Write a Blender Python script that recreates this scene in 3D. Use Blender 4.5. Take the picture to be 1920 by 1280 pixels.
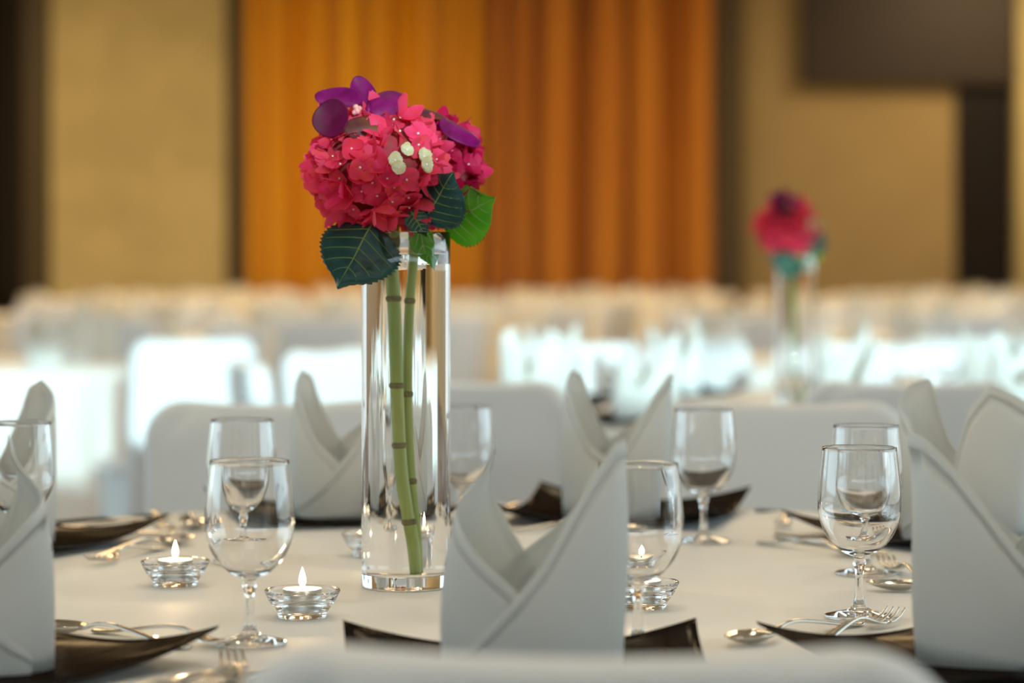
import bpy, bmesh, math, random
from mathutils import Vector, Matrix
R = random.Random(7)
PI = math.pi
S = bpy.context.scene
COL = S.collection
for o in list(bpy.data.objects): bpy.data.objects.remove(o)

# ------------------------------------------------------------------ camera
cam_d = bpy.data.cameras.new('camera'); cam = bpy.data.objects.new('camera', cam_d); COL.objects.link(cam)
cam.location = (0, 0, 1.10); cam.rotation_euler = (PI/2, 0, 0)
cam_d.sensor_width = 36; cam_d.lens = 85; cam_d.shift_y = -130/1920
cam_d.clip_start = 0.05; cam_d.clip_end = 200
cam_d.dof.use_dof = True; cam_d.dof.focus_distance = 2.52; cam_d.dof.aperture_fstop = 3.0
S.camera = cam
# ------------------------------------------------------------------ exposure, sky, sun
S.view_settings.view_transform = 'Standard'; S.view_settings.look = 'None'
S.view_settings.gamma = 1; S.view_settings.use_curve_mapping = False
S.view_settings.exposure = 0.1
cy = S.cycles
cy.max_bounces = 20; cy.transmission_bounces = 20; cy.transparent_max_bounces = 16; cy.glossy_bounces = 8; cy.diffuse_bounces = 5
cy.sample_clamp_indirect = 6.0; cy.blur_glossy = 0.3
cy.use_denoising = True
W = bpy.data.worlds.new('sky'); S.world = W; W.use_nodes = True
nt = W.node_tree; nt.nodes.clear()
wo = nt.nodes.new('ShaderNodeOutputWorld'); bg = nt.nodes.new('ShaderNodeBackground')
sun_dir = Vector((-0.21, 1.0, -0.145)).normalized()
# bright hazy sky, a little whiter towards the horizon
tc_w = nt.nodes.new('ShaderNodeTexCoord'); sep = nt.nodes.new('ShaderNodeSeparateXYZ'); rampw = nt.nodes.new('ShaderNodeValToRGB')
rampw.color_ramp.elements[0].position = 0.0; rampw.color_ramp.elements[0].color = (0.25, 0.28, 0.28, 1)
rampw.color_ramp.elements[1].position = 1.0; rampw.color_ramp.elements[1].color = (0.42, 0.66, 0.95, 1)
e_ = rampw.color_ramp.elements.new(0.02); e_.color = (0.68, 0.90, 1.0, 1)
nt.links.new(tc_w.outputs['Generated'], sep.inputs[0]); nt.links.new(sep.outputs[2], rampw.inputs[0]); nt.links.new(rampw.outputs[0], bg.inputs[0])
bg.inputs[1].default_value = 4.0
nt.links.new(bg.outputs[0], wo.inputs[0])
sd = bpy.data.lights.new('sun', 'SUN'); sd.energy = 4.3; sd.color = (0.64, 0.94, 1.0); sd.angle = 0.009
so = bpy.data.objects.new('sun', sd); COL.objects.link(so); so.rotation_euler = sun_dir.to_track_quat('-Z', 'Y').to_euler(); so.location = (3, -9, 4)

def area(name, loc, size, power, color, rot=(0, 0, 0), portal=False):
    d = bpy.data.lights.new(name, 'AREA'); d.shape = 'RECTANGLE'; d.size, d.size_y = size
    d.energy = power; d.color = color
    o = bpy.data.objects.new(name, d); COL.objects.link(o); o.location = loc; o.rotation_euler = rot
    if portal: d.cycles.is_portal = True
    return o
WARM = (1.0, 0.70, 0.36)
for k, (x, y) in enumerate([(-6.2, 25.4), (-1.5, 24), (6.0, 27.0), (-3, 20), (3, 20), (-3, 14), (3, 14)]):
    area('ceiling_and_fill_lamp', (x, y, 5.35), (1.6, 1.6), 210 if y > 23 else 150, WARM)
for x, y in ((-1.7, 1.6), (1.4, 1.4), (-1.3, 4.4), (1.6, 4.6), (0.1, 3.0)):
    area('ceiling_spot', (x, y, 5.35), (0.22, 0.22), 17, (1.0, 0.88, 0.70))
area('ceiling_and_fill_lamp', (0.2, -1.6, 4.9), (2.4, 1.2), 25, (1.0, 0.93, 0.80), (math.radians(38), 0, 0))  # added fill lamp behind the camera, brightens the faces turned to it
area('ceiling_and_fill_lamp', (0.5, 8.5, 5.35), (1.8, 1.8), 50, (1.0, 0.80, 0.52))
# daylight portals at the side windows and the clerestory
area('window_portal', (7.15, 6.75, 1.8), (12.5, 3.4), 1, (1, 1, 1), (PI/2, 0, PI/2), True)
area('window_portal', (-8.95, 6.75, 1.8), (12.5, 3.4), 1, (1, 1, 1), (PI/2, 0, -PI/2), True)
area('window_portal', (0, -3.05, 2.29), (16.0, 0.5), 1, (1, 1, 1), (PI/2, 0, PI), True)

# ------------------------------------------------------------------ material helpers
def mat(name, color, rough=0.6, metal=0.0, trans=0.0, coat=0.0, noise=None, bump=None, spec=0.5, sheen=0.0, vary=None):
    """Principled; noise=(scale, colour2, (sx,sy,sz)) mixes a second colour in by noise; bump=(scale, strength, (sx,sy,sz));
    trans mixes in a translucent lobe; vary=(colour2) mixes by the object's random number."""
    m = bpy.data.materials.new(name); m.use_nodes = True
    n = m.node_tree.nodes; l = m.node_tree.links
    p = n['Principled BSDF']; out = n['Material Output']
    p.inputs['Base Color'].default_value = (*color, 1); p.inputs['Roughness'].default_value = rough
    p.inputs['Metallic'].default_value = metal; p.inputs['Specular IOR Level'].default_value = spec
    p.inputs['Coat Weight'].default_value = coat; p.inputs['Sheen Weight'].default_value = sheen
    csock = None
    tc = n.new('ShaderNodeTexCoord')
    def mapped(sc):
        mp = n.new('ShaderNodeMapping'); mp.inputs['Scale'].default_value = sc
        l.new(tc.outputs['Object'], mp.inputs['Vector']); return mp
    def mix(a, b, fac):
        mx = n.new('ShaderNodeMix'); mx.data_type = 'RGBA'
        if isinstance(a, tuple): mx.inputs[6].default_value = (*a, 1)
        else: l.new(a, mx.inputs[6])
        if isinstance(b, tuple): mx.inputs[7].default_value = (*b, 1)
        else: l.new(b, mx.inputs[7])
        l.new(fac, mx.inputs[0]); return mx.outputs[2]
    cur = color
    if vary:
        oi = n.new('ShaderNodeObjectInfo'); cur = mix(cur, vary, oi.outputs['Random'])
    if noise:
        nz = n.new('ShaderNodeTexNoise'); nz.inputs['Scale'].default_value = noise[0]; nz.inputs['Detail'].default_value = 4
        l.new(mapped(noise[2] if len(noise) > 2 else (1, 1, 1)).outputs[0], nz.inputs['Vector'])
        rp = n.new('ShaderNodeMapRange'); rp.inputs[1].default_value = 0.35; rp.inputs[2].default_value = 0.65
        l.new(nz.outputs[0], rp.inputs[0]); cur = mix(cur, noise[1], rp.outputs[0])
    if not isinstance(cur, tuple): l.new(cur, p.inputs['Base Color'])
    if bump:
        nb = n.new('ShaderNodeTexNoise'); nb.inputs['Scale'].default_value = bump[0]; nb.inputs['Detail'].default_value = 3
        l.new(mapped(bump[2] if len(bump) > 2 else (1, 1, 1)).outputs[0], nb.inputs['Vector'])
        bp = n.new('ShaderNodeBump'); bp.inputs['Strength'].default_value = bump[1]; bp.inputs['Distance'].default_value = 0.002
        l.new(nb.outputs[0], bp.inputs['Height']); l.new(bp.outputs[0], p.inputs['Normal'])
    if trans:
        t = n.new('ShaderNodeBsdfTranslucent')
        if isinstance(cur, tuple): t.inputs[0].default_value = (*cur, 1)
        else: l.new(cur, t.inputs[0])
        ms = n.new('ShaderNodeMixShader'); ms.inputs[0].default_value = trans
        l.new(p.outputs[0], ms.inputs[1]); l.new(t.outputs[0], ms.inputs[2]); l.new(ms.outputs[0], out.inputs[0])
    return m
def glass(name, ior, color=(1, 1, 1), rough=0.0):
    m = bpy.data.materials.new(name); m.use_nodes = True
    n = m.node_tree.nodes; l = m.node_tree.links
    n.remove(n['Principled BSDF'])
    g = n.new('ShaderNodeBsdfGlass'); g.inputs['IOR'].default_value = ior; g.inputs['Color'].default_value = (*color, 1); g.inputs['Roughness'].default_value = rough
    l.new(g.outputs[0], n['Material Output'].inputs[0]); return m
M = {}
M['napkin'] = mat('napkin_cotton', (0.86, 0.86, 0.82), 0.9, trans=0.30, bump=(900, 0.10), spec=0.2, sheen=0.1)
M['cloth'] = mat('tablecloth_damask', (0.83, 0.81, 0.75), 0.62, bump=(9, 0.4, (1, 5, 1)), spec=0.35, sheen=0.1)
M['cover'] = mat('chair_cover_jersey', (0.78, 0.79, 0.78), 0.85, bump=(500, 0.06), spec=0.2, sheen=0.15)
M['glass'] = glass('clear_glass', 1.5)
M['glass_wet'] = glass('glass_to_water', 1.33/1.5)
M['water_top'] = glass('water_surface', 1.33)
M['steel'] = mat('polished_cutlery_steel', (0.68, 0.63, 0.55), 0.16, metal=1.0)
def lacquer(name, c, gloss, rough):
    m = bpy.data.materials.new(name); m.use_nodes = True
    n = m.node_tree.nodes; l = m.node_tree.links; n.remove(n['Principled BSDF'])
    d = n.new('ShaderNodeBsdfDiffuse'); d.inputs[0].default_value = (*c, 1)
    g = n.new('ShaderNodeBsdfGlossy'); g.inputs[0].default_value = (1, .96, .9, 1); g.inputs[1].default_value = rough
    t = n.new('ShaderNodeTexNoise'); t.inputs['Scale'].default_value = 9; tc = n.new('ShaderNodeTexCoord'); mp = n.new('ShaderNodeMapping'); mp.inputs['Scale'].default_value = (1, 7, 1)
    r = n.new('ShaderNodeMapRange'); r.inputs[3].default_value = gloss*.5; r.inputs[4].default_value = gloss*1.5
    l.new(tc.outputs['Object'], mp.inputs[0]); l.new(mp.outputs[0], t.inputs[0]); l.new(t.outputs[0], r.inputs[0])
    x = n.new('ShaderNodeMixShader'); l.new(r.outputs[0], x.inputs[0]); l.new(d.outputs[0], x.inputs[1]); l.new(g.outputs[0], x.inputs[2]); l.new(x.outputs[0], n['Material Output'].inputs[0]); return m
M['plate'] = lacquer('dark_brown_lacquer', (0.012, 0.008, 0.006), .03, .14)
M['wax'] = mat('candle_wax', (0.9, 0.87, 0.8), 0.45, trans=0.3)
M['tin'] = mat('tealight_cup_plastic', (0.75, 0.74, 0.70), 0.3, metal=0.6)
M['wick'] = mat('charred_wick', (0.02, 0.018, 0.015), 0.9)
M['petal'] = mat('hydrangea_petal', (0.84, 0.022, 0.115), 0.6, trans=0.36, vary=(0.92, 0.11, 0.09), noise=(90, (0.88, 0.07, 0.19)), spec=0.25)
M['petal_deep'] = mat('hydrangea_petal_deep', (0.45, 0.004, 0.045), 0.6, trans=0.3, vary=(0.62, 0.012, 0.09), spec=0.25)
M['cream'] = mat('hydrangea_young_floret', (0.80, 0.74, 0.52), 0.6, trans=0.3, noise=(120, (0.72, 0.62, 0.34)))
M['eye'] = mat('floret_eye', (0.85, 0.72, 0.66), 0.5)
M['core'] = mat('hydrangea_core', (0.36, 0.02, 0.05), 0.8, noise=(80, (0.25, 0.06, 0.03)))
M['orchid'] = mat('orchid_petal', (0.22, 0.002, 0.11), 0.42, trans=0.2, noise=(70, (0.13, 0.001, 0.06)), spec=0.18)
M['orchid_shaded'] = mat('orchid_petal_shaded', (0.11, 0.0012, 0.032), 0.45, trans=0.15, noise=(70, (0.075, 0.001, 0.02)), spec=0.18)  # front petal in shade: the shade is put into this darker colour
M['orchid_back'] = mat('orchid_petal_brownish', (0.08, 0.012, 0.02), 0.5, trans=0.15, spec=0.2, noise=(30, (0.16, 0.05, 0.012)))
M['lip'] = mat('orchid_lip', (0.75, 0.45, 0.32), 0.5, noise=(150, (0.6, 0.02, 0.15)))
M['leaf_dark'] = mat('leaf_dark_green', (0.010, 0.060, 0.050), 0.36, trans=0.2, noise=(50, (0.014, 0.085, 0.075)), bump=(150, 0.3))
M['leaf_backlit'] = mat('leaf_backlit_green', (0.16, 0.55, 0.02), 0.45, trans=0.6, noise=(60, (0.24, 0.62, 0.03)), bump=(150, 0.3))  # light shining through from behind is put into this brighter green
M['vein'] = mat('leaf_vein', (0.28, 0.42, 0.10), 0.5, trans=0.3)
M['vein_pale'] = mat('leaf_vein_pale', (0.55, 0.78, 0.30), 0.5, trans=0.4)
M['stem'] = mat('stem_green', (0.36, 0.40, 0.09), 0.5, noise=(25, (0.26, 0.36, 0.07), (1, 1, 0.3)))
M['node'] = mat('stem_node_brown', (0.20, 0.17, 0.06), 0.7)
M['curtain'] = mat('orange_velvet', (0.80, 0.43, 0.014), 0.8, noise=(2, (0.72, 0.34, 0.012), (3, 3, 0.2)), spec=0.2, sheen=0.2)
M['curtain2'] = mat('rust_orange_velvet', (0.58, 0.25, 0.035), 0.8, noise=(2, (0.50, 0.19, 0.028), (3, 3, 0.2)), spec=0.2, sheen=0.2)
M['dark_drape'] = mat('dark_brown_drape', (0.006, 0.004, 0.003), 0.9, noise=(2, (0.010, 0.006, 0.004), (3, 3, 0.2)))
M['beige'] = mat('beige_plaster', (0.52, 0.46, 0.25), 0.85, noise=(1.5, (0.43, 0.38, 0.20)))
M['beige2'] = mat('beige_panel_wall', (0.33, 0.265, 0.14), 0.85, noise=(1.5, (0.31, 0.245, 0.13)))
M['dark_trim'] = mat('dark_bronze_trim', (0.06, 0.045, 0.022), 0.6)
M['dark_wood'] = mat('dark_walnut_slats', (0.024, 0.016, 0.018), 0.5, noise=(3, (0.018, 0.012, 0.013), (0.3, 3, 6)))
M['door_dark'] = mat('door_dark_blue_black', (0.008, 0.009, 0.014), 0.5, spec=0.2, noise=(2, (0.010, 0.007, 0.007)))
M['carpet'] = mat('hall_carpet', (0.16, 0.10, 0.06), 0.95, noise=(12, (0.10, 0.06, 0.04)), bump=(300, 0.4))
M['ceil'] = mat('ceiling_paint', (0.72, 0.66, 0.55), 0.9, noise=(3, (0.70, 0.64, 0.53)))
def flame_material():
    m = bpy.data.materials.new('candle_flame'); m.use_nodes = True
    n = m.node_tree.nodes; l = m.node_tree.links; n.remove(n['Principled BSDF'])
    e = n.new('ShaderNodeEmission'); e.inputs[0].default_value = (1.0, 0.82, 0.50, 1); e.inputs[1].default_value = 9
    t = n.new('ShaderNodeBsdfTransparent'); a = n.new('ShaderNodeAddShader')
    l.new(e.outputs[0], a.inputs[0]); l.new(t.outputs[0], a.inputs[1]); l.new(a.outputs[0], n['Material Output'].inputs[0])
    return m
M['flame'] = flame_material()

# ------------------------------------------------------------------ object helpers
def link_mesh(name, me, parent=None, smooth=True):
    if smooth:
        for f in me.polygons: f.use_smooth = True
    o = bpy.data.objects.new(name, me); COL.objects.link(o)
    if parent: o.parent = parent
    return o
def obj(name, bm, m, parent=None, smooth=True, fix=True):
    if fix: bmesh.ops.recalc_face_normals(bm, faces=bm.faces)
    me = bpy.data.meshes.new(name); bm.to_mesh(me); bm.free()
    for x in (m if isinstance(m, (list, tuple)) else [m]): me.materials.append(x)
    return link_mesh(name, me, parent, smooth)
def tag(o, label=None, cat=None, group=None, kind=None):
    if label: o['label'] = label
    if cat: o['category'] = cat
    if group: o['group'] = group
    if kind: o['kind'] = kind
    return o
def thing(name, label, cat, loc=(0, 0, 0), rz=0, group=None):
    o = bpy.data.objects.new(name, None); COL.objects.link(o); o.empty_display_size = 0.05
    o.location = loc; o.rotation_euler = (0, 0, rz)
    return tag(o, label, cat, group)
def struct(name, bm, m, smooth=False, parent=None):
    o = obj(name, bm, m, parent, smooth)
    if parent is None: o['kind'] = 'structure'
    return o
KIDS = {}
def kids(o):
    return [c for c in COL.objects if c.parent == o]
def dup(root, loc, rz, label, group=None, cat=None):
    c = root.copy(); COL.objects.link(c); c.location = loc; c.rotation_euler = (0, 0, rz)
    tag(c, label, cat, None)
    if group: c['group'] = group
    elif 'group' in c: del c['group']
    if root.name not in KIDS: KIDS[root.name] = [(k, kids(k)) for k in kids(root)]
    for k, gs in KIDS[root.name]:
        d = k.copy(); COL.objects.link(d); d.parent = c
        for g in gs:
            e = g.copy(); COL.objects.link(e); e.parent = d
    return c
def box(bm, x0, x1, y0, y1, z0, z1):
    v = [bm.verts.new((x, y, z)) for x in (x0, x1) for y in (y0, y1) for z in (z0, z1)]
    for f in ((0, 1, 3, 2), (4, 6, 7, 5), (0, 4, 5, 1), (2, 3, 7, 6), (0, 2, 6, 4), (1, 5, 7, 3)): bm.faces.new([v[i] for i in f])
    return bm
def boxbm(*a, bevel=0):
    bm = bmesh.new(); box(bm, *a)
    if bevel: bmesh.ops.bevel(bm, geom=bm.edges[:], offset=bevel, segments=2, affect='EDGES')
    return bm
def lathe(prof, seg=64, bm=None, close=False, mi=0):
    """prof: (r, z) list; r = 0 ends give poles. Normals follow the profile's order (left side)."""
    bm = bm or bmesh.new(); rings = []
    for r, z in prof:
        if r < 1e-7: rings.append([bm.verts.new((0, 0, z))])
        else: rings.append([bm.verts.new((r*math.cos(2*PI*k/seg), r*math.sin(2*PI*k/seg), z)) for k in range(seg)])
    n = len(rings)
    for i in range(n if close else n-1):
        a, b = rings[i], rings[(i+1) % n]
        for k in range(seg):
            k2 = (k+1) % seg
            if len(a) == 1 and len(b) == 1: continue
            if len(a) == 1: f = bm.faces.new((a[0], b[k2], b[k]))
            elif len(b) == 1: f = bm.faces.new((a[k], a[k2], b[0]))
            else: f = bm.faces.new((a[k], a[k2], b[k2], b[k]))
            f.material_index = mi
    return bm
def cat_rom(pts, n):
    """Catmull-Rom through pts (any dimension), n samples per span."""
    P = [pts[0]] + list(pts) + [pts[-1]]; out = []
    for i in range(1, len(P)-2):
        p0, p1, p2, p3 = P[i-1], P[i], P[i+1], P[i+2]
        for k in range(n):
            t = k/n
            out.append(tuple(0.5*((2*b)+(-a+c)*t+(2*a-5*b+4*c-d)*t*t+(-a+3*b-3*c+d)*t**3) for a, b, c, d in zip(p0, p1, p2, p3)))
    out.append(tuple(pts[-1])); return out
def tube(bm, pts, radii, seg=8, caps=True):
    rings = []; pts = [Vector(p) for p in pts]
    for i, p in enumerate(pts):
        t = (pts[min(i+1, len(pts)-1)] - pts[max(i-1, 0)]).normalized()
        a = t.orthogonal().normalized() if i == 0 else (a - t*a.dot(t)).normalized()
        b = t.cross(a); r = radii[i] if isinstance(radii, (list, tuple)) else radii
        rings.append([bm.verts.new(p + r*(math.cos(2*PI*k/seg)*a + math.sin(2*PI*k/seg)*b)) for k in range(seg)])
    for r0, r1 in zip(rings, rings[1:]):
        for k in range(seg): bm.faces.new((r0[k], r0[(k+1) % seg], r1[(k+1) % seg], r1[k]))
    if caps: bm.faces.new(rings[0][::-1]); bm.faces.new(rings[-1])
    return bm
def grid(bm, rows, closed=False):
    vs = [[bm.verts.new(p) for p in r] for r in rows]
    for r0, r1 in zip(vs, vs[1:]):
        n = len(r0)
        for k in range(n if closed else n-1): bm.faces.new((r0[k], r0[(k+1) % n], r1[(k+1) % n], r1[k]))
    return vs
def solid(o, t, offset=0.0):
    m = o.modifiers.new('thickness', 'SOLIDIFY'); m.thickness = t; m.offset = offset; return o

# ------------------------------------------------------------------ the room
XL, XR, YF, YB, ZC = -9.0, 7.2, -3.0, 30.0, 5.5
struct('floor', boxbm(XL-.2, XR+.2, YF-.2, YB+.4, -0.1, 0), M['carpet'])
struct('ceiling', boxbm(XL-.2, XR+.2, YF-.2, YB+.4, ZC, ZC+.1), M['ceil'])
WY0, WY1, WZ0, WZ1 = 0.5, 13.0, 0.08, 3.5
for nm, x0, x1, m in (('wall_left', XL-.2, XL, 'beige'), ('wall_right', XR, XR+.2, 'beige2')):
    bm = boxbm(x0, x1, YF-.2, WY0, 0, ZC); box(bm, x0, x1, WY1, YB+.4, 0, ZC); box(bm, x0, x1, WY0, WY1, 0, WZ0); box(bm, x0, x1, WY0, WY1, WZ1, ZC)
    struct(nm, bm, M[m])
bm = boxbm(XL-.2, XR+.2, YF-.2, YF, 0, 2.04); box(bm, XL-.2, XR+.2, YF-.2, YF, 2.54, ZC)
struct('wall_front', bm, M['ceil'])
bm = boxbm(XL, XR, YB, YB+.2, 0, ZC)
struct('wall_back', bm, M['beige2'])
for nm, x0 in (('window_1', XR+.05), ('window_2', XL-.13)):
    bm = bmesh.new()
    dp = .15                                              # unseen fins added to keep the low sun out
    for k in range(14 if dp > .1 else 5):
        y = WY0 + (WY1-.05-WY0)*k/(13 if dp > .1 else 4); box(bm, *((x0-(dp-.08), x0+.08) if x0 < 0 else (x0, x0+dp)), y, y+.05, WZ0, WZ1)
    for z in (WZ0, 2.5, WZ1-.06): box(bm, x0, x0+.08, WY0, WY1, z, z+.06)
    struct(nm, bm, M['dark_trim'])
# pillar, dark recess and trims along the back wall
struct('trim_1', boxbm(-5.66, -3.51, YB-.35, YB, 0, ZC, bevel=.02), M['beige'])
struct('trim_2', boxbm(-3.51, -3.28, YB-.2, YB, 0, ZC), M['dark_trim'])
struct('trim_3', boxbm(-6.02, -5.66, YB-.22, YB, 0, ZC), M['dark_trim'])
struct('trim_4', boxbm(2.50, 2.84, YB-.25, YB, 0, ZC), M['dark_trim'])
struct('door_1', boxbm(5.50, 6.20, YB-.06, YB, 0, 3.40), M['door_dark'])
struct('trim_5', boxbm(6.22, 6.62, YB-.3, YB, 0, ZC, bevel=.02), M['beige'])

def curtain(name, edges, y, z0, z1, m, label, seed, amps, cat='curtain'):
    """edges: x of the valleys between the folds; each fold bulges towards the room"""
    rows = []
    for j in range(6):
        z = z0 + (z1-z0)*j/5; row = []
        for k in range(len(edges)-1):
            x0, x1 = edges[k], edges[k+1]
            for i in range(14):
                f = i/14; g = math.sin(PI*f)**.6
                row.append((x0+(x1-x0)*f + .015*math.sin(j*1.1+k), y - 1.45*amps[k]*g - .014*math.sin(3*PI*f+k+.2*j), z))
        row.append((edges[-1], y, z)); rows.append(row)
    bm = bmesh.new(); grid(bm, rows); o = obj(name, bm, m); solid(o, 0.01)
    return tag(o, label, cat)
def wall_x(*px): return [(p-960)/151 for p in px]
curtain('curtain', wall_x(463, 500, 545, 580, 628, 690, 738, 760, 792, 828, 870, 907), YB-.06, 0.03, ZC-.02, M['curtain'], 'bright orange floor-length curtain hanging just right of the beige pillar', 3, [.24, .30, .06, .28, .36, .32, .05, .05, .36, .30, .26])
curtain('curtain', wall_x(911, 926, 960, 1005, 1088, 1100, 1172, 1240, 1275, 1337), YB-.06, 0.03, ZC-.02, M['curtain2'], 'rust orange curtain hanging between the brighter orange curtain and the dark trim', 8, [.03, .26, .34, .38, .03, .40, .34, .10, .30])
curtain('drape', [-7.4, -7.0, -6.7, -6.35, -6.02], YB-.06, 0.03, ZC-.02, M['dark_drape'], 'nearly black drape left of the beige pillar', 5, [.2, .2, .2, .2])
# slatted dark panel high on the right
sp = thing('slatted_wall_panel', 'large dark brown panel of horizontal slats, high on the beige wall', 'wall panel', (4.90, YB, 3.43))
obj('backing', boxbm(-1.32, 1.30, -.22, 0, 0, 2.0), M['dark_wood'], sp, False)
sl = None
for k in range(19):
    if sl is None:
        sl = obj('slat', boxbm(-1.32, 1.30, -.245, -.22, 0.004, 0.094, bevel=.006), M['dark_wood'], sp, False); o = sl
    else:
        o = sl.copy(); COL.objects.link(o)
    o.location = (0, 0, 0.105*k)

# ------------------------------------------------------------------ tables, chairs
TZ = 0.75; TR = 0.90
def tablecloth_mesh(name, seed=1, segs=180):
    rr = random.Random(seed); bm = bmesh.new(); rows = []
    ph = rr.uniform(0, 6)
    for r in (0.02, 0.2, 0.4, 0.6, 0.8, 0.9): rows.append([(r*math.cos(2*PI*k/segs), r*math.sin(2*PI*k/segs), TZ) for k in range(segs)])
    prof = [(TR-.006, TZ), (TR-.001, TZ-.003), (TR+.002, TZ-.012)]
    for q in range(1, 13): prof.append((TR+.002+.008*q/12, TZ-.012-(TZ-.03)*q/12))
    for r, z in prof:
        d = max(0, (TZ-.012-z)/(TZ-.03)); row = []
        for k in range(segs):
            a = 2*PI*k/segs
            f = d*(0.022*math.sin(19*a+ph+1.5*math.sin(3*a)) + 0.012*math.sin(31*a+2*ph))
            row.append(((r+f+.004*d)*math.cos(a), (r+f+.004*d)*math.sin(a), z))
        rows.append(row)
    vs = grid(bm, rows, True)
    bm.faces.new(vs[0][::-1])
    me = bpy.data.meshes.new(name); bmesh.ops.recalc_face_normals(bm, faces=bm.faces); bm.to_mesh(me); bm.free(); me.materials.append(M['cloth']); return me
cloth_me = tablecloth_mesh('tablecloth', 1)
def tablecloth(x, y, label, group=None, rz=0):
    o = link_mesh('tablecloth', cloth_me); o.location = (x, y, 0); o.rotation_euler = (0, 0, rz)
    return tag(o, label, 'tablecloth', group)
T1, T2, T3, T5 = (-.02, 2.76), (.736, 6.25), (-2.34, 9.2), (1.5, 9.74)
ANG = [-87, -47, -7, 33, 73, 113, 153, 193, 233]
t1 = tablecloth(*T1, 'white tablecloth of the nearest round table with the vase and candles on it')
tablecloth(*T2, 'white tablecloth of the round table under the blurred farther vase')
tablecloth(*T3, 'sunlit white tablecloth of the table on the far left', rz=.7)
tablecloth(*T5, 'white tablecloth of the sunlit table straight behind the farther vase', rz=1.1)

def slab_profile(w, z0, z1, rad, nseg=7, sag=0.0):
    """rounded-top outline, from bottom left up, over and down right"""
    pts = [(-w+.012, z0), (-w+.004, z0+(z1-z0)*.35), (-w, z0+(z1-z0)*.7)]
    for k in range(nseg+1):
        a = PI - (PI/2)*k/nseg; pts.append((-w+rad+rad*math.cos(a), z1-rad+rad*math.sin(a)))
    for q in (-.5, -.25, 0, .25, .5): pts.append((q*2*(w-rad), z1-sag*(1-4*q*q)))
    right = [(-x, z) for x, z in pts[:3+nseg+1]][::-1]
    return pts[:3+nseg+1] + pts[3+nseg+1:] + right
def make_chair(label, loc, rz, group=None):
    """seat faces local +Y; root at the floor below the backrest's top"""
    c = thing('banquet_chair', label, 'chair', loc, rz, group)
    bm = bmesh.new(); rows = []
    th = [(-.030, .05), (-.026, .018), (-.016, .006), (0, 0), (.016, .006), (.026, .018), (.030, .05)]
    for y, inset in th:
        pr = slab_profile(.218-inset*.35, .02, .883-inset*.30, .065, 7, .008)
        rows.append([(x, y - (.88-z)*(-.10), z) for x, z in pr])
    vs = grid(bm, rows)
    bm.faces.new(vs[0]); bm.faces.new(vs[-1][::-1])
    obj('backrest', bm, M['cover'], c)
    bm = boxbm(-.215, .215, .095, .405, .40, .475, bevel=.028); o = obj('seat', bm, M['cover'], c)
    bm = bmesh.new(); N = 40; rows = []
    per = []
    for k in range(N):
        a = 2*PI*k/N; cx, sy = math.cos(a), math.sin(a)
        sx = abs(cx)**.35*(1 if cx > 0 else -1); sy2 = abs(sy)**.35*(1 if sy > 0 else -1); per.append((sx, sy2, a))
    for z, g in ((.45, .205), (.35, .202), (.2, .204), (.02, .218)):
        rows.append([(sx*(g+.006*math.sin(9*a)*(.45-z)/.43), .248+sy2*(g-.055+.006*math.sin(7*a)*(.45-z)/.43), z) for sx, sy2, a in per])
    grid(bm, rows, True); obj('seat_skirt', bm, M['cover'], c)
    return c
def seat_rz(cx, cy, x, y):     # local +Y points at the table
    return math.atan2(cy-y, cx-x) - PI/2
chair0 = make_chair('white covered chair nearest the camera, only its rounded top showing', (.045, 1.405, 0), -.03)
def chair_at(T, deg, r, label, group=None, jit=0.0):
    a = math.radians(deg); x, y = T[0]+r*math.cos(a), T[1]+r*math.sin(a)
    return dup(chair0, (x, y, 0), seat_rz(T[0], T[1], x, y)+jit, label, group)
dup(chair0, (-.40, 4.09, 0), PI+.12, 'white covered chair behind the nearest table, left of the tall vase')
dup(chair0, (.45, 4.10, 0), PI-.16, 'white covered chair behind the nearest table, right of the tall vase')
dup(chair0, (.80, 4.86, 0), -.03, 'shaded white chair back in front of the farther vase, to its right')
dup(chair0, (-.09, 4.90, 0), -.35, 'shaded chair back just right of the tall vase, behind the nearest table')
chair_at(T2, 193, 1.42, 'pale grey chair seen left of the tall vase, at the farther vase table')
chair_at(T2, 153, 1.42, 'sunlit white chair peeping out just left of the tall vase')
chair_at(T2, 113, 1.42, 'sunlit chair facing us behind the napkins of the farther vase table, left of that vase')
chair_at(T2, 73, 1.42, 'sunlit chair facing us directly right of the farther vase')
dup(chair0, (-1.05, 7.98, 0), .50, 'bright sunlit chair with its back to us beside the far left table')
chair_at(T5, -87, 1.42, 'bright sunlit chair back on the far right, behind the farther vase table')
chair_at(T5, 233, 1.42, 'pale chair back behind the farther vase, left of the brightest chair')
chair_at(T5, 193, 1.42, 'pale chair at the left end of the table straight behind the farther vase')
chair_at(T3, 33, 1.42, 'pale chair behind the far left table, right of its napkins')
chair_at(T3, 73, 1.42, 'pale chair facing us behind the far left table')

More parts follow.
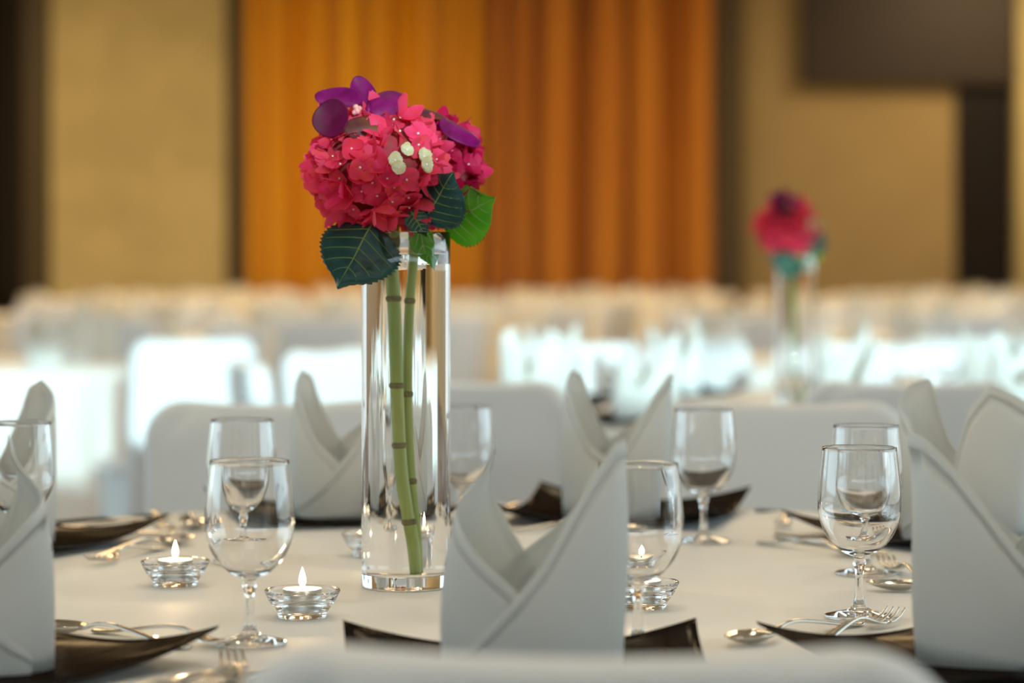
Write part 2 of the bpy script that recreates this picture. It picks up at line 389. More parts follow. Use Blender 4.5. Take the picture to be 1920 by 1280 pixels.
# ------------------------------------------------------------------ napkins
# the folded cloth as two wrapped sheets; control points: x, y, top height, top lean x, top lean y
LEFT = [(.045, -.026, .030, 0, 0), (.020, -.033, .048, 0, 0), (0, -.037, .066, 0, 0), (-.0146, -.038, .078, 0, 0), (-.042, -.034, .106, 0, .004), (-.064, -.020, .132, .004, .006),
        (-.0755, .000, .150, .014, .004), (-.068, .022, .176, .028, -.004), (-.055, .034, .205, .026, -.012), (-.042, .042, .165, .008, -.014), (-.022, .047, .125, .004, -.012),
        (0, .048, .095, 0, -.01), (.025, .046, .060, 0, 0), (.045, .041, .040, 0, 0)]
RIGHT = [(-.050, .032, .060, 0, 0), (-.030, .040, .084, 0, 0), (-.010, .043, .101, 0, -.004), (.015, .044, .123, .002, -.010), (.040, .039, .150, .005, -.014), (.060, .028, .181, .008, -.012),
         (.0755, .004, .204, .004, -.004), (.068, -.022, .200, .002, .010), (.048, -.035, .174, .002, .012), (.030, -.042, .142, 0, .010), (.008, -.046, .104, 0, .006),
         (-.0146, -.046, .0755, 0, .003), (-.040, -.042, .048, 0, 0), (-.060, -.032, .028, 0, 0), (-.070, -.022, .014, 0, 0)]
def vary(pts, heights=None, lean=None, at=0):
    out = [list(p) for p in pts]
    for k, h in enumerate(heights or []): out[at+k][2] = h
    for k, l in enumerate(lean or []): out[at+k][3] = l
    return [tuple(p) for p in out]
NAP_A = (LEFT, RIGHT)
NAP_B = (vary(LEFT, [.160, .188, .208, .198, .165], [.002, .003, .005, .008, .006], 5), RIGHT)
NAP_C = (vary(LEFT, [.150, .176, .200, .207, .175], [.000, -.004, .004, .014, .010], 5), vary(RIGHT, [.160, .165, .172, .190, .203, .170], [.006, .010, .016, .014, .006, .002], 5))
def napkin_mesh(name, ctl, sx=1.0, sy=1.0, mirror=False, wave=.002, seed=0):
    rr = random.Random(seed); bm = bmesh.new(); hem = .013
    levels = [('f', k/9) for k in range(10)] + [('h', 0), ('h', .0008), ('h', .007), ('h', .0124), ('h', .013)]
    for sheet in ctl:
        p1, p2 = rr.uniform(0, 6), rr.uniform(0, 6)
        C = cat_rom(sheet, 7); n = len(C)
        H = []                                               # straight edges between the control heights, corners kept
        for a, b in zip(sheet, sheet[1:]): H += [a[2]+(b[2]-a[2])*k/7 for k in range(7)]
        H.append(sheet[-1][2]); H = [.5*h + .25*(H[max(i-1, 0)]+H[min(i+1, n-1)]) for i, h in enumerate(H)]
        rows = []
        for kind, v in levels:
            row = []
            for i, (x, y, _, dx, dy) in enumerate(C):
                h = H[i]
                xa, ya = C[max(i-1, 0)][:2]; xb, yb = C[min(i+1, n-1)][:2]
                t = Vector((xb-xa, yb-ya)); t = t.normalized() if t.length > 0 else Vector((1, 0)); nx, ny = -t.y, t.x
                if nx*x + ny*y < 0: nx, ny = -nx, -ny
                hm = min(hem, h*.4)
                z = v*(h-hm) if kind == 'f' else h-hm+v/.013*hm
                u = z/max(h, 1e-4)
                off = .004*math.sin(PI*min(1, z/.18)) + wave*math.sin(i*.13+p1+z*30)*u + wave*.6*math.sin(i*.05+p2)
                if kind == 'h' and v in (.0008, .007): off += .0012
                e = u**2
                X, Y = (x+nx*off+dx*e)*sx, (y+ny*off+dy*e)*sy
                row.append((-X if mirror else X, Y, z))
            rows.append(row)
        grid(bm, rows)
    me = bpy.data.meshes.new(name); bm.to_mesh(me); bm.free(); me.materials.append(M['napkin']); return me
nap_me = {'A': napkin_mesh('napkin', NAP_A, seed=1), 'B': napkin_mesh('napkin', NAP_B, seed=2), 'C': napkin_mesh('napkin', NAP_C, 1.05, 1.0, seed=3), 'M': napkin_mesh('napkin', NAP_A, 1.20, 1.1, True, .003, seed=4), 'N': napkin_mesh('napkin', NAP_B, 1.0, 1.0, True, .003, seed=5), 'F': napkin_mesh('napkin', NAP_A, 1.0, 1.1, True, .004, seed=6)}
def napkin(kind, x, y, z, rz, label, group=None):
    o = link_mesh('napkin', nap_me[kind]); o.location = (x, y, z); o.rotation_euler = (0, 0, rz); solid(o, .0011)
    return tag(o, label, 'napkin', group)

# ------------------------------------------------------------------ place settings
def plate_mesh():
    bm = bmesh.new(); N = 32; h = .156
    top, bot = [], []
    for j in range(N+1):
        r0, r1 = [], []
        for i in range(N+1):
            u, v = 2*i/N-1, 2*j/N-1
            z = .008*max(abs(u), abs(v))**5 + .024*(abs(u)*abs(v))**2.2
            q = 1 + .03*(abs(u*v))**3
            r0.append((u*h*q, v*h*q, z+.0035)); r1.append((u*h*q*.99, v*h*q*.99, z+.0002))
        top.append(r0); bot.append(r1)
    a = grid(bm, top); b = grid(bm, bot)
    for k in range(N):
        bm.faces.new((a[0][k], a[0][k+1], b[0][k+1], b[0][k])); bm.faces.new((a[N][k], b[N][k], b[N][k+1], a[N][k+1]))
        bm.faces.new((a[k][0], b[k][0], b[k+1][0], a[k+1][0])); bm.faces.new((a[k][N], a[k+1][N], b[k+1][N], b[k][N]))
    bmesh.ops.recalc_face_normals(bm, faces=bm.faces)
    me = bpy.data.meshes.new('charger_plate'); bm.to_mesh(me); bm.free(); me.materials.append(M['plate']); return me
def strip(bm, pts, th):
    """pts: (y, z, half width, x centre) along a piece of flatware; th thickness"""
    rows = []
    for y, z, w, xc in pts:
        rows.append([(xc-w, y, z), (xc-w*.6, y, z+th*.5), (xc, y, z+th*.6), (xc+w*.6, y, z+th*.5), (xc+w, y, z), (xc+w*.6, y, z-th*.5), (xc, y, z-th*.55), (xc-w*.6, y, z-th*.5)])
    vs = grid(bm, rows, True); bm.faces.new(vs[0][::-1]); bm.faces.new(vs[-1])
def mesh_of(name, bm, m):
    bmesh.ops.recalc_face_normals(bm, faces=bm.faces); me = bpy.data.meshes.new(name); bm.to_mesh(me); bm.free(); me.materials.append(m); return me
HANDLE = [(-.100, .0025, .004, 0), (-.098, .0025, .0085, 0), (-.085, .003, .0095, 0), (-.06, .006, .007, 0), (-.03, .011, .0045, 0), (0, .015, .0032, 0), (.02, .014, .0032, 0)]
def fork_mesh():
    bm = bmesh.new()
    strip(bm, cat_rom(HANDLE + [(.035, .010, .005, 0), (.045, .007, .0105, 0), (.055, .006, .0122, 0)], 3), .003)
    for k in range(4):
        x = -.0099+.0066*k
        strip(bm, [(.054, .006, .0023, x), (.07, .006, .0021, x*1.0), (.085, .009, .0018, x*.98), (.096, .0135, .0013, x*.96), (.099, .015, .0006, x*.95)], .0022)
    return mesh_of('fork', bm, M['steel'])
def spoon_mesh():
    bm = bmesh.new()
    strip(bm, cat_rom(HANDLE + [(.032, .010, .0035, 0), (.040, .008, .004, 0)], 3), .003)
    rows = []; N = 20
    top, bot = [], []
    for s in (1.0, .8, .55, .3, .05):
        ro, ri = [], []
        for k in range(N):
            a = 2*PI*k/N; x = .0195*math.cos(a)*s; y = .068+(.033+.003*math.sin(a))*math.sin(a)*s
            z = .0025+.0085*s*s
            ro.append((x, y, z)); ri.append((x, y, z-.0016))
        top.append(ro); bot.append(ri)
    a = grid(bm, top, True); b = grid(bm, bot, True)
    bm.faces.new(a[-1]); bm.faces.new(b[-1])
    for k in range(N): bm.faces.new((a[0][k], a[0][(k+1) % N], b[0][(k+1) % N], b[0][k]))
    return mesh_of('spoon', bm, M['steel'])
def knife_mesh():
    bm = bmesh.new()
    strip(bm, cat_rom([(-.115, .005, .004, 0), (-.112, .005, .0085, 0), (-.09, .005, .009, 0), (-.04, .005, .0075, 0), (-.005, .005, .006, 0), (.005, .005, .0065, 0)], 3), .006)
    strip(bm, cat_rom([(.004, .005, .0075, .001), (.03, .005, .0095, .002), (.07, .005, .0095, .002), (.095, .005, .0075, .001), (.11, .005, .003, -.003), (.113, .005, .0008, -.005)], 3), .0016)
    return mesh_of('knife', bm, M['steel'])
plate_me, fork_me, spoon_me, knife_me = plate_mesh(), fork_mesh(), spoon_mesh(), knife_mesh()
ME = {'plate': ('charger_plate', plate_me, 'plate'), 'fork': ('fork', fork_me, 'fork'), 'spoon': ('spoon', spoon_me, 'spoon'), 'knife': ('knife', knife_me, 'knife')}
def put(kind, x, y, rz, label, z=TZ, group=None, tilt=0):
    n, me, cat = ME[kind]; o = link_mesh(n, me); o.location = (x, y, z); o.rotation_euler = (tilt, 0, rz)
    return tag(o, label, cat, group)
class Seat:
    def __init__(s, T, x, y, skew=0):
        s.x, s.y = x, y; a = math.atan2(T[1]-y, T[0]-x) + skew; s.a = a
        s.inn = (math.cos(a), math.sin(a)); s.rt = (math.sin(a), -math.cos(a))
    def at(s, r, i): return (s.x+s.rt[0]*r+s.inn[0]*i, s.y+s.rt[1]*r+s.inn[1]*i)
    def plate(s, label): return put('plate', s.x, s.y, s.a, label)
    def add(s, kind, r, i, turn, label): # turn 0: business end inward; -90: toward the diner's right
        x, y = s.at(r, i); return put(kind, x, y, s.a-PI/2+math.radians(turn), label)
SEAT = {k: Seat(T1, *p) for k, p in {'front': (.015, 2.035), 'fr': (.445, 2.15), 'r': (.70, 2.65), 'rb': (.58, 3.17), 'br': (.158, 3.45), 'bl': (-.25, 3.45), 'lb': (-.665, 3.09), 'fl': (-.485, 2.12)}.items()}
SEAT['fl'].a = SEAT['fl'].a
PL = {'front': 'black pointed-corner plate under the napkin in the middle front', 'fr': 'black square plate under the large napkin at lower right', 'r': 'black plate at the right frame edge, behind the lower right napkin',
      'rb': 'black plate under the rounded napkin at the back right', 'br': 'black plate with raised corner under the back napkin right of centre', 'bl': 'black plate under the back napkin left of the vase',
      'lb': 'black plate at the back left of the table, beyond the left tealight', 'fl': 'black plate with a sharp raised corner at lower left'}
for k in ('front', 'fr', 'rb', 'br', 'bl', 'lb', 'fl'): SEAT[k].plate(PL[k])
PZ = TZ+.004
napkin('A', .018, 2.06, PZ, .02, 'white napkin standing in the middle front, two peaks crossing in a V')
napkin('M', .452, 2.15, PZ, -.05, 'largest white folded napkin, at the lower right, cut by the frame')
napkin('F', -.478, 2.12, PZ, -.2, 'white napkin at the lower left, cut by the frame edge')
napkin('C', .585, 3.14, PZ, -.25, 'white napkin with a broad rounded flap, at the back right of the table')
napkin('B', .150, 3.44, PZ, .05, 'tall white napkin at the back of the table, right of centre')
napkin('B', -.235, 3.44, PZ, .15, 'white napkin at the back of the table, half hidden behind the tall vase')
napkin('N', -.66, 3.08, PZ, .3, 'white napkin at the back left, behind the goblet on the frame edge')
# cutlery on the nearest table
A = SEAT
A['fl'].add('spoon', -.02, .205, 90, 'dessert spoon behind the lower left plate, its bowl beside the napkin')
A['fl'].add('fork', .03, .232, -90, 'dessert fork behind the lower left plate, tines to the right')
A['fl'].add('knife', .200, 0, 0, 'knife right of the lower left plate, nearer its edge')
A['fl'].add('fork', .240, -.01, 0, 'fork at the bottom left of the picture, right of the knife')
A['front'].add('fork', -.245, .03, 8, 'fork with its tines before the foot of the front left goblet')
A['front'].add('knife', -.195, .10, -40, 'knife whose blade tip shows left of the middle napkin, above the near chair')
A['fr'].add('fork', .02, .215, -70, 'dessert fork with tines against the foot of the front right goblet')
A['fr'].add('spoon', -.03, .242, 98, 'dessert spoon lying beside the fork at the front right goblet')
A['r'].add('spoon', -.035, .205, 4, 'dark spoon whose bowl shows just left of the large lower right napkin')
A['r'].add('fork', .075, .262, -75, 'fork standing out behind the lower right napkin')
A['rb'].add('knife', .02, .198, 86, 'knife catching the light in front of the back right plate')
A['rb'].add('spoon', .0, .245, 92, 'dessert spoon in front of the knife at the back right')
A['br'].add('knife', .185, .01, 0, 'knife left of the back napkin right of centre')
A['br'].add('fork', -.235, .02, 6, 'fork right of the back plate with the raised corner')
A['br'].add('spoon', .02, .215, 90, 'dessert spoon before the back plate right of centre')
A['bl'].add('fork', -.195, .0, 0, 'fork between the two back napkins, next to the vase')
A['bl'].add('spoon', .215, .02, -6, 'spoon at the back, left of the napkin behind the vase')
A['bl'].add('knife', .25, .0, -4, 'knife at the back, left of the spoon behind the goblets')
A['lb'].add('fork', .03, .235, -80, 'dessert fork in front of the back left plate, tines to the left goblet')
A['lb'].add('spoon', -.04, .205, 88, 'dessert spoon in front of the back left plate')
A['lb'].add('knife', -.19, .05, 6, 'knife at the back left, beyond the plate corner')
A['lb'].add('fork', -.225, .05, 8, 'fork at the back left, behind the knife')

# ------------------------------------------------------------------ goblets
def make_goblet(label, loc, rz=0, group=None):
    g = thing('water_goblet', label, 'goblet', loc, rz, group)
    out = cat_rom([(.0052, .060), (.0095, .0625), (.020, .068), (.0325, .081), (.0400, .098), (.0422, .116), (.0412, .135), (.0392, .155), (.0376, .1715)], 4)
    inn = cat_rom([(.0364, .1715), (.0380, .155), (.0400, .135), (.0410, .116), (.0388, .0985), (.0310, .083), (.019, .071), (.008, .0672)], 4)
    prof = out + [(.0374, .1724), (.0367, .1724)] + inn + [(0, .0668)]
    obj('bowl', lathe(prof, 64), M['glass'], g, fix=False)
    st = cat_rom([(.0090, .010), (.0062, .0155), (.0046, .024), (.0042, .036), (.0044, .046), (.0062, .0525), (.0068, .0555), (.0060, .0585), (.0052, .060)], 3)
    obj('stem', lathe(st, 48), M['glass'], g, fix=False)
    ft = cat_rom([(.0340, .0004), (.0354, .0014), (.0350, .0026), (.0300, .0038), (.0200, .0060), (.0125, .0078), (.0090, .010)], 3)
    obj('foot', lathe([(0, .0012), (.02, .0008), (.0330, .0003)] + ft, 64), M['glass'], g, fix=False)
    return g
G0 = make_goblet('clear goblet at front left, foot beside the near chair', (-.247, 2.275, TZ+.0005))
for x, y, l in [(-.325, 2.91, 'clear goblet directly behind the front left goblet'), (-.066, 3.20, 'clear goblet half hidden behind the right side of the tall vase'),
                (.117, 2.245, 'clear goblet just right of the middle front napkin'), (.248, 3.13, 'clear goblet at the back before the dark plate corner'),
                (.352, 2.45, 'clear goblet at right, the nearer of the two overlapping there'), (.410, 2.80, 'clear goblet at right, the farther of the two overlapping there'), (-.583, 2.86, 'clear goblet cut by the left frame edge')]:
    dup(G0, (x, y, TZ+.0005), R.uniform(0, 6), l)

# ------------------------------------------------------------------ tealights
def make_tealight(x, y, where):
    hold = lathe(cat_rom([(.0001, .0003), (.022, .0003), (.0245, .002), (.0265, .007), (.0330, .016), (.0375, .0250), (.0385, .0275), (.0376, .0285)], 4)
                 + cat_rom([(.0345, .0270), (.0305, .0205), (.0232, .0190), (.0212, .0170), (.0210, .0105), (.0190, .0085), (.0001, .0085)], 4), 64)
    h = obj('tealight_holder', hold, M['glass'], fix=False); h.location = (x, y, TZ)
    tag(h, 'clear glass tealight dish ' + where, 'candle holder')
    t = thing('tealight', 'lit white tealight in the glass dish ' + where, 'candle', (x, y, TZ+.0088))
    obj('cup', lathe([(0, 0), (.0190, 0), (.0196, .0006), (.0196, .0205), (.0190, .0205), (.0190, .0010), (0, .0010)], 40), M['tin'], t)
    obj('wax', lathe([(0, .0012), (.0188, .0012), (.0188, .0195), (.0175, .0200), (.004, .0188), (0, .0188)], 40), M['wax'], t)
    bm = bmesh.new(); tube(bm, [(0, 0, .018), (.0003, 0, .022), (.0010, 0, .0255)], .0007, 6); obj('wick', bm, M['wick'], t)
    obj('flame', lathe([(0, .0215), (.0022, .0235), (.0036, .027), (.0036, .031), (.0024, .036), (.0009, .0405), (0, .0425)], 16), M['flame'], t)
    d = bpy.data.lights.new('flame_light', 'POINT'); d.energy = 0.22; d.color = (1, .74, .42); d.shadow_soft_size = .0025
    o = bpy.data.objects.new('flame_light', d); COL.objects.link(o); o.parent = t; o.location = (0, 0, .030)
for x, y, w in [(-.376, 2.70, 'left of the front left goblet'), (-.2126, 2.452, 'between the front left goblet and the vase'),
                (.136, 2.52, 'behind the goblet right of the middle napkin'), (-.172, 2.985, 'behind the left side of the tall vase')]:
    make_tealight(x, y, w)

# ------------------------------------------------------------------ vase with water
VX, VY = -.118, 2.69
def make_vase(label, loc, group=None):
    v = thing('cylinder_vase', label, 'vase', loc, 0, group)
    ro, ri, H, fl, wl = .0495, .0455, .394, .0150, .3690
    seg = 96
    prof = [(0, .0006), (ro-.003, .0003), (ro-.0008, .0010), (ro, .0030)] + [(ro, z) for z in (.05, .15, .25, .35, H-.0015)] + [(ro-.001, H), (ri+.001, H), (ri, H-.0015), (ri, .38), (ri, wl)]
    obj('glass_body', lathe(prof, seg), M['glass'], v, fix=False)
    bm = lathe([(0, fl), (ri-.004, fl), (ri-.001, fl+.001), (ri, fl+.004), (ri, .1), (ri, .2), (ri, .3), (ri, wl)], seg)
    lathe([(ri, wl), (ri*.9, wl-.0008), (ri*.5, wl-.001), (0, wl-.001)], seg, bm, mi=1)
    obj('water', bm, [M['glass_wet'], M['water_top']], v, fix=False)
    return v
V1 = make_vase('tall clear cylinder vase of water in sharp focus on the nearest table', (VX, VY, TZ+.0005))

# ------------------------------------------------------------------ flowers (roots at the vase's base; local x right, y away, z up)
K = 1/1686.0
def PX(px, py, y=0.0):                                    # offsets measured on the vase's own scale, metres from its base
    return Vector(((px-760)*K, y, (1100-py)*K))
def floret_mesh(name, m, n=4, L=.0145, Wd=.0085, cup=.3, seed=0, eye=True, curl=0):
    rr = random.Random(seed); bm = bmesh.new()
    for k in range(n):
        a = 2*PI*k/n + rr.uniform(-.12, .12); c = cup + rr.uniform(-.15, .15); l = L*rr.uniform(.9, 1.1)
        rows = []
        for u in (0.06, .3, .55, .8, 1.0):
            w = Wd*math.sin(PI*min(1, .12+.80*u**.8))**.7*(1 if u < 1 else .55); row = []
            for q in (-1, -.5, 0, .5, 1):
                x = l*u; y = w*q; z = c*x*(.4+u) + .12*Wd*abs(q)**2 - curl*l*u**3 + rr.uniform(-1, 1)*.0005*u
                z += .0006*math.sin(k*2)        # petals overlap one above the other
                row.append((x*math.cos(a)-y*math.sin(a), x*math.sin(a)+y*math.cos(a), z))
            rows.append(row)
        grid(bm, rows)
    for f in bm.faces: f.material_index = 0
    if eye:
        n0 = len(bm.faces); bmesh.ops.create_icosphere(bm, subdivisions=1, radius=.0015, matrix=Matrix.Translation((0, 0, .0012)))
        bm.faces.ensure_lookup_table()
        for f in bm.faces[n0:]: f.material_index = 1
    me = bpy.data.meshes.new(name); bm.to_mesh(me); bm.free(); me.materials.append(m); me.materials.append(M['eye'])
    for f in me.polygons: f.use_smooth = True
    return me
FL = [floret_mesh('floret', M['petal'], 4, .0150, .0090, c, s, True, cu) for s, (c, cu) in enumerate([(.15, .1), (.45, .25), (.85, .2), (.05, .4), (1.2, .2)])]
FD = [floret_mesh('floret', M['petal_deep'], 4, .0140, .0085, c, s+10, True, cu) for s, (c, cu) in enumerate([(.2, 0), (.5, .2), (.8, 0)])]
FC = [floret_mesh('floret', M['cream'], 5, .0085, .0060, .25, 30+s, True) for s in range(2)]
def head(root, c, rad, n, meshes, seed, cream=(), core=True, skip=None):
    rr = random.Random(seed); g = PI*(3-math.sqrt(5))
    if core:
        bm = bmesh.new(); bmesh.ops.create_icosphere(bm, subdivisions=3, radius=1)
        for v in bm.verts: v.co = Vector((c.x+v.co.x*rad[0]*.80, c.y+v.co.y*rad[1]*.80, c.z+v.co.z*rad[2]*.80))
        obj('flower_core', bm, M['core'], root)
    for k in range(n):
        zz = 1-2*(k+.5)/n; r = math.sqrt(1-zz*zz); a = g*k
        d = Vector((r*math.cos(a), r*math.sin(a), zz)) + Vector([rr.uniform(-.09, .09) for _ in range(3)])
        d.normalize(); s = rr.uniform(.86, 1.02)
        p = Vector((c.x+d.x*rad[0]*s, c.y+d.y*rad[1]*s, c.z+d.z*rad[2]*s))
        nrm = Vector((d.x/rad[0], d.y/rad[1], d.z/rad[2])).normalized() + Vector([rr.uniform(-.68, .68) for _ in range(3)])
        me = rr.choice(meshes)
        for q in cream:
            if (d-q).length < .15: me = rr.choice(FC); nrm = Vector(d); p = c + (p-c)*1.10
        o = bpy.data.objects.new('floret', me); COL.objects.link(o); o.parent = root
        qn = nrm.to_track_quat('Z', 'Y'); o.rotation_mode = 'QUATERNION'
        o.rotation_quaternion = qn @ Matrix.Rotation(rr.uniform(0, 6.28), 3, 'Z').to_quaternion()
        o.location = p; sc = rr.uniform(.85, 1.18); o.scale = (sc, sc, sc)
def leaf(root, base, tip, side, width, m, droop=.15, fold=.25, nrm_bias=None, seed=0):
    """base/tip in root space; side = direction across the blade"""
    rr = random.Random(seed); base, tip, side = Vector(base), Vector(tip), Vector(side)
    A_ = tip-base; L = A_.length; A_.normalize(); B = (side - A_*side.dot(A_)).normalized(); N = A_.cross(B)
    if N.y > 0: N = -N
    def P(u, v):
        e = max(0, (u-.70)/.30)                               # drawn-out pointed tip
        w = width*(math.sin(PI*u**.66)**.72 * (1-.62*e*e*(3-2*e)) if 0 < u < 1 else 0)
        return base + A_*(L*u) + B*(w*v) + N*(fold*w*abs(v) - droop*L*u*u + droop*L*.5*u + .05*width*math.sin(7*u+3*v+seed))
    bm = bmesh.new(); nu, nv = 34, 12; rows = []
    for i in range(nu+1):
        u = i/nu; uu = min(.999, max(.004, u)); row = []
        for j in range(nv+1):
            v = 2*j/nv-1
            sv = v
            if j in (0, nv): sv = v*(1+.07*(1 if i % 2 else -.2))
            q = P(uu, sv) + N*(-.0006 if abs((u*6-abs(v)*1.1) % 1 - .5) < .2 else 0)
            row.append(q)
        rows.append(row)
    grid(bm, rows); lf = obj('leaf', bm, m, root); solid(lf, .0005)
    bm = bmesh.new()
    tube(bm, [P(min(.98, .01+u), 0) for u in [k/12 for k in range(13)]], [.0011-.0008*k/12 for k in range(13)], 6)
    for k in range(5):
        u0 = .08+.15*k
        for s in (-1, 1):
            tube(bm, [P(min(.95, u0+.20*t**1.2*(1-u0*.3)), s*.92*t) for t in (0, .25, .5, .75, 1)], [.0006, .00055, .0005, .0004, .0002], 5)
    obj('vein', bm, M['vein_pale'] if m is M['leaf_backlit'] else M['vein'], lf)
    return lf
def stem(root, pts, radii, nodes=()):
    C = cat_rom([(*p, r) for p, r in zip(pts, radii)], 8); bm = bmesh.new()
    tube(bm, [Vector(c[:3]) for c in C], [c[3] for c in C], 12); s = obj('stem', bm, M['stem'], root)
    for t in nodes:
        i = min(len(C)-2, int(t*len(C))); p = Vector(C[i][:3]); d = (Vector(C[i+1][:3])-p).normalized(); r = C[i][3]
        bm = bmesh.new(); tube(bm, [p-d*.0035, p-d*.0015, p+d*.0005, p+d*.003], [r*1.01, r*1.16, r*1.20, r*1.01], 12)
        bmesh.ops.create_icosphere(bm, subdivisions=2, radius=.0024, matrix=Matrix.Translation(p+Vector((R.uniform(-.6, .6)*r, -r*1.0, 0))))
        obj('node', bm, M['node'], s)
    return s
BASE = (VX, VY, TZ+.0005)
H1 = thing('hydrangea', 'crimson pink hydrangea in sharp focus, large round head left in the tall vase', 'flower', BASE)
c1 = PX(708, 318, -.005)
cr = [Vector(((px-708)*K/.080, -.75, (318-py)*K/.070)).normalized() for px, py in ((763, 292), (744, 319), (783, 315), (695, 387), (800, 300))]
head(H1, c1, (.072, .070, .064), 190, FL, 4, cream=cr)
stem(H1, [(.0085, -.004, .0165), (.0060, -.004, .05), (-.003, -.004, .12), (-.007, -.004, .20), (-.0095, -.004, .30), (-.013, -.004, .37), (-.014, -.004, .41), (-.026, -.004, .45)],
     [.0050, .0056, .0058, .0058, .0060, .0060, .0055, .005], (.20, .36, .47, .60, .72, .84))
leaf(H1, PX(700, 424, -.036), PX(637, 536, -.062), Vector((1, .15, .55)), .046, M['leaf_dark'], .18, -.22, seed=1)
leaf(H1, PX(795, 416, -.030), PX(850, 326, -.045), Vector((.6, -.2, -.5)), .036, M['leaf_dark'], .05, -.2, seed=2)
leaf(H1, PX(772, 398, -.036), PX(800, 445, -.040), Vector((1, .3, .3)), .014, M['leaf_dark'], .1, .2, seed=5)
H2 = thing('hydrangea', 'deep pink hydrangea mostly hidden behind the sharp crimson head', 'flower', BASE)
head(H2, PX(815, 318, .052), (.043, .043, .056), 110, FD, 9)
stem(H2, [(.0105, .004, .0170), (.0085, .005, .06), (.0030, .006, .14), (.001, .006, .24), (.004, .008, .34), (.012, .014, .40), (.038, .048, .44)], [.0036, .0038, .004, .004, .004, .0038, .0036], (.30, .45, .62, .8))
leaf(H2, PX(828, 424, .028), PX(927, 370, .018), Vector((-.4, .1, .9)), .036, M['leaf_backlit'], .1, .12, seed=3)
leaf(H2, PX(776, 424, .0), PX(806, 506, -.012), Vector((1, .5, .3)), .015, M['leaf_backlit'], .1, .2, seed=4)
def petal(root, name, c, long_dir, nrm, a, b, cup, m, seed=0):
    rr = random.Random(seed); A_ = Vector(long_dir).normalized(); N = Vector(nrm).normalized(); A_ = (A_-N*A_.dot(N)).normalized(); B = N.cross(A_)
    bm = bmesh.new(); rows = []; n = 28
    for s in (.03, .25, .5, .75, .93, 1.0):
        row = []
        for k in range(n):
            t = 2*PI*k/n; x = math.cos(t)*s; y = math.sin(t)*s*(1-.12*math.cos(t))
            wob = .05*math.sin(3*t+seed)*s*s
            row.append(Vector(c) + A_*(a*x) + B*(b*y) + N*((cup*(x*x*.6+y*y) - cup*.3 + wob)*min(a, b)))
        rows.append(row)
    vs = grid(bm, rows, True); bm.faces.new(vs[0])
    o = obj(name, bm, m, root); solid(o, .0009); return o
O1 = thing('orchid_bloom', 'dark purple orchid bloom resting on top of the sharp hydrangea', 'flower', BASE)
petal(O1, 'petal', PX(627, 227, -.050), (.3, 0, 1), (-.25, -1, .18), .0215, .0205, .22, M['orchid_shaded'], 1)
petal(O1, 'sepal', PX(636, 190, -.028), (-1, 0, .30), (-.1, -.85, .65), .0265, .0150, .35, M['orchid'], 2)
petal(O1, 'sepal', PX(682, 178, -.022), (-.45, .25, 1), (.05, -1, .35), .0215, .0135, .30, M['orchid'], 3)
petal(O1, 'petal', PX(727, 196, -.030), (.8, 0, .55), (.15, -.9, .55), .0230, .0165, -.35, M['orchid'], 4)
petal(O1, 'sepal', PX(690, 243, -.058), (1, 0, .16), (.05, -.95, .35), .0235, .0135, -.35, M['orchid_back'], 5)
bm = bmesh.new()
for (px, py, y, r) in ((671, 207, -.046, .0035), (674, 214, -.049, .0040), (669, 217, -.050, .0030), (678, 209, -.045, .003)):
    bmesh.ops.create_icosphere(bm, subdivisions=2, radius=r, matrix=Matrix.Translation(PX(px, py, y)))
obj('lip', bm, M['lip'], O1)
bm = bmesh.new(); tube(bm, [PX(694, 224, -.030), PX(693, 210, -.036), PX(694, 200, -.03)], [.004, .005, .0035], 8); obj('column', bm, M['orchid'], O1)
O2 = thing('orchid_bloom', 'dark purple orchid bloom drooping over the right side of the bouquet', 'flower', BASE)
petal(O2, 'petal', PX(862, 247, .005), (.85, 0, -.5), (.35, -.55, .55), .0260, .0150, -.4, M['orchid'], 6)
petal(O2, 'petal', PX(800, 208, .015), (.85, .1, -.45), (.3, -.25, .95), .0235, .0130, -.45, M['orchid_back'], 7)
petal(O2, 'sepal', PX(838, 232, .032), (.6, .8, -.1), (.2, -.1, 1), .0220, .0140, -.3, M['orchid'], 8)
bm = bmesh.new(); tube(bm, [PX(835, 238, .02), PX(832, 250, .012), PX(830, 262, .018)], [.004, .0045, .003], 8); obj('lip', bm, M['lip'], O2)

# the second vase, blurred, on the next table: same bouquet turned
B2 = (T2[0], T2[1]+.02, TZ+.0005); RZ = 0.45
dup(V1, B2, 0, 'blurred cylinder vase on the table behind, right of centre')
dup(H1, B2, RZ, 'blurred pink hydrangea in the farther vase')
dup(H2, B2, RZ, 'deep pink hydrangea at the back of the farther vase')
dup(O1, B2, RZ, 'purple orchid on top of the blurred farther hydrangea')

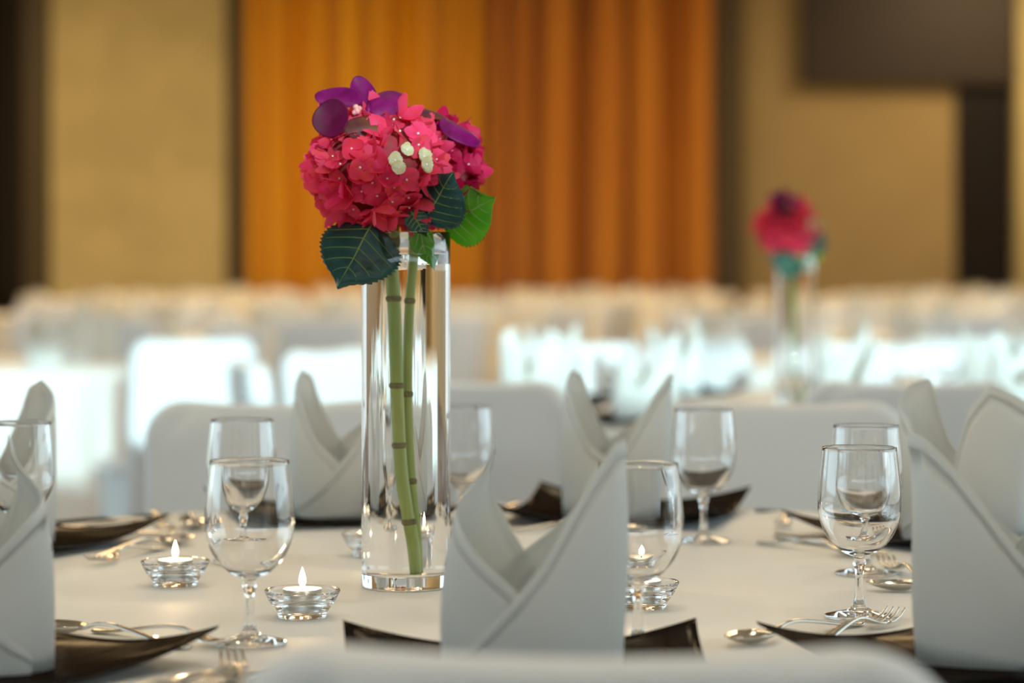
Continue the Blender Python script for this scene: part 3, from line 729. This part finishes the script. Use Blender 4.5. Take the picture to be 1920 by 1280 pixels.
# ------------------------------------------------------------------ settings of the tables behind
NAPL = {-87: 'sunlit napkin before the right side of the farther vase', -47: 'sunlit napkin cut by the right frame edge, on the farther vase table', 33: 'sunlit napkin on the far right of the vase table behind',
        73: 'white napkin right behind the farther vase', 113: 'bright napkin left of the farther vase, a wide right flap', 153: 'narrow sunlit napkin behind the goblets, left part of the table behind',
        193: 'leftmost sunlit napkin of the table behind, a broad triangle', 233: 'sunlit napkin on the near left edge of the farther vase table'}
PL2 = {-87: 'black plate right in front of the farther vase', -47: 'black plate by the right frame edge on the farther vase table', 33: 'black plate at the far right back of the farther vase table', 73: 'black plate behind the farther vase, slightly right',
       113: 'black plate behind the farther vase, slightly left', 153: 'black plate at the back left of the farther vase table', 193: 'black plate at the left end of the farther vase table', 233: 'black plate at the near left edge of the farther vase table'}
for d, l in NAPL.items():
    a = math.radians(d); x, y = T2[0]+.70*math.cos(a), T2[1]+.70*math.sin(a)
    s = Seat(T2, x, y); put('plate', x, y, s.a, PL2[d])
    napkin('ABCMFNBCA'[ANG.index(d)], x, y, PZ, R.uniform(-.5, .5) + (PI if R.random() < .3 else 0), l)
for d, l in [(181, 'blurred goblet at the left end of the farther vase table'), (216, 'blurred goblet near the front left edge of the farther vase table'), (-99, 'blurred goblet just in front of the farther vase'),
             (-59, 'blurred goblet right of the farther vase, on the near side'), (21, 'blurred goblet at the far right of the farther vase table'), (141, 'blurred goblet behind the left napkins of the farther vase table')]:
    a = math.radians(d); dup(G0, (T2[0]+.45*math.cos(a), T2[1]+.45*math.sin(a), TZ+.0005), 0, l)
for i, (dx, dy, l) in enumerate([(.62, -.30, 'nearest napkin on the sunlit far left table'), (.66, .05, 'middle napkin on the sunlit far left table'), (.70, .38, 'farthest napkin on the sunlit far left table')]):
    napkin('BAC'[i], T3[0]+dx, T3[1]+dy, TZ, R.uniform(-.6, .6), l)
for i, (d, l) in enumerate([(-127, 'near left napkin'), (-87, 'near right napkin'), (193, 'leftmost napkin'), (153, 'back left napkin'), (113, 'back middle napkin'), (73, 'back right napkin')]):
    a = math.radians(d)
    napkin('ABCFNB'[i], T5[0]+.7*math.cos(a), T5[1]+.7*math.sin(a), TZ, R.uniform(-.6, .6), l + ' of the blurred table beyond the farther vase table', 'napkins on the table behind the farther vase')
# far rows of tables
FAR = []
a1, b1 = (.76, 3.5), (-3.84, -.54)
for i in range(3, 8):
    for j in range(-1, 3):
        x, y = T1[0]+a1[0]*i+b1[0]*j, T1[1]+a1[1]*i+b1[1]*j
        if abs(x) < .225*y+.6 and y < 28.3 and -7.6 < x < 6.2: FAR.append((x, y, i))
ROWS = {3: 'third', 4: 'fourth', 5: 'fifth', 6: 'sixth', 7: 'seventh'}
SIDE = ['right end', 'back right', 'far side', 'back left', 'left end', 'near left', 'near side', 'near right']
def below(x, y):
    p = 960+4533*x/y
    for e, n in ((20, 'the dark drape'), (440, 'the beige pillar'), (905, 'the bright orange curtain'), (1390, 'the rust orange curtain'), (1790, 'the slatted panel')):
        if p < e: return n
    return 'the dark door'
for (x, y, row) in FAR:
    where = '%s row below %s' % (ROWS[row], below(x, y))
    tablecloth(x, y, 'cream lit tablecloth of the table in the ' + where, 'tablecloths of the blurred far tables', R.uniform(0, 6))
    off = R.uniform(0, 40)
    for k in range(9):
        d = off+40*k; a = math.radians(d)
        cx_, cy_ = x+1.42*math.cos(a), y+1.42*math.sin(a)
        if abs(cx_) < .215*cy_+.1 and cy_ < 29.1:
            chair_at((x, y), d, 1.42, 'cream chair, %s of the table in %s' % (SIDE[int((d % 360)/45+.5) % 8], where), 'blurred far chairs, ' + where, R.uniform(-.1, .1))
        nx, ny = x+.68*math.cos(a), y+.68*math.sin(a)
        if abs(nx) < .212*ny: napkin(R.choice('ABCN'), nx, ny, TZ, R.uniform(0, 6), 'white napkin, %s of the table in %s' % (SIDE[int((d % 360)/45+.5) % 8], where), 'blurred far napkins, ' + where)
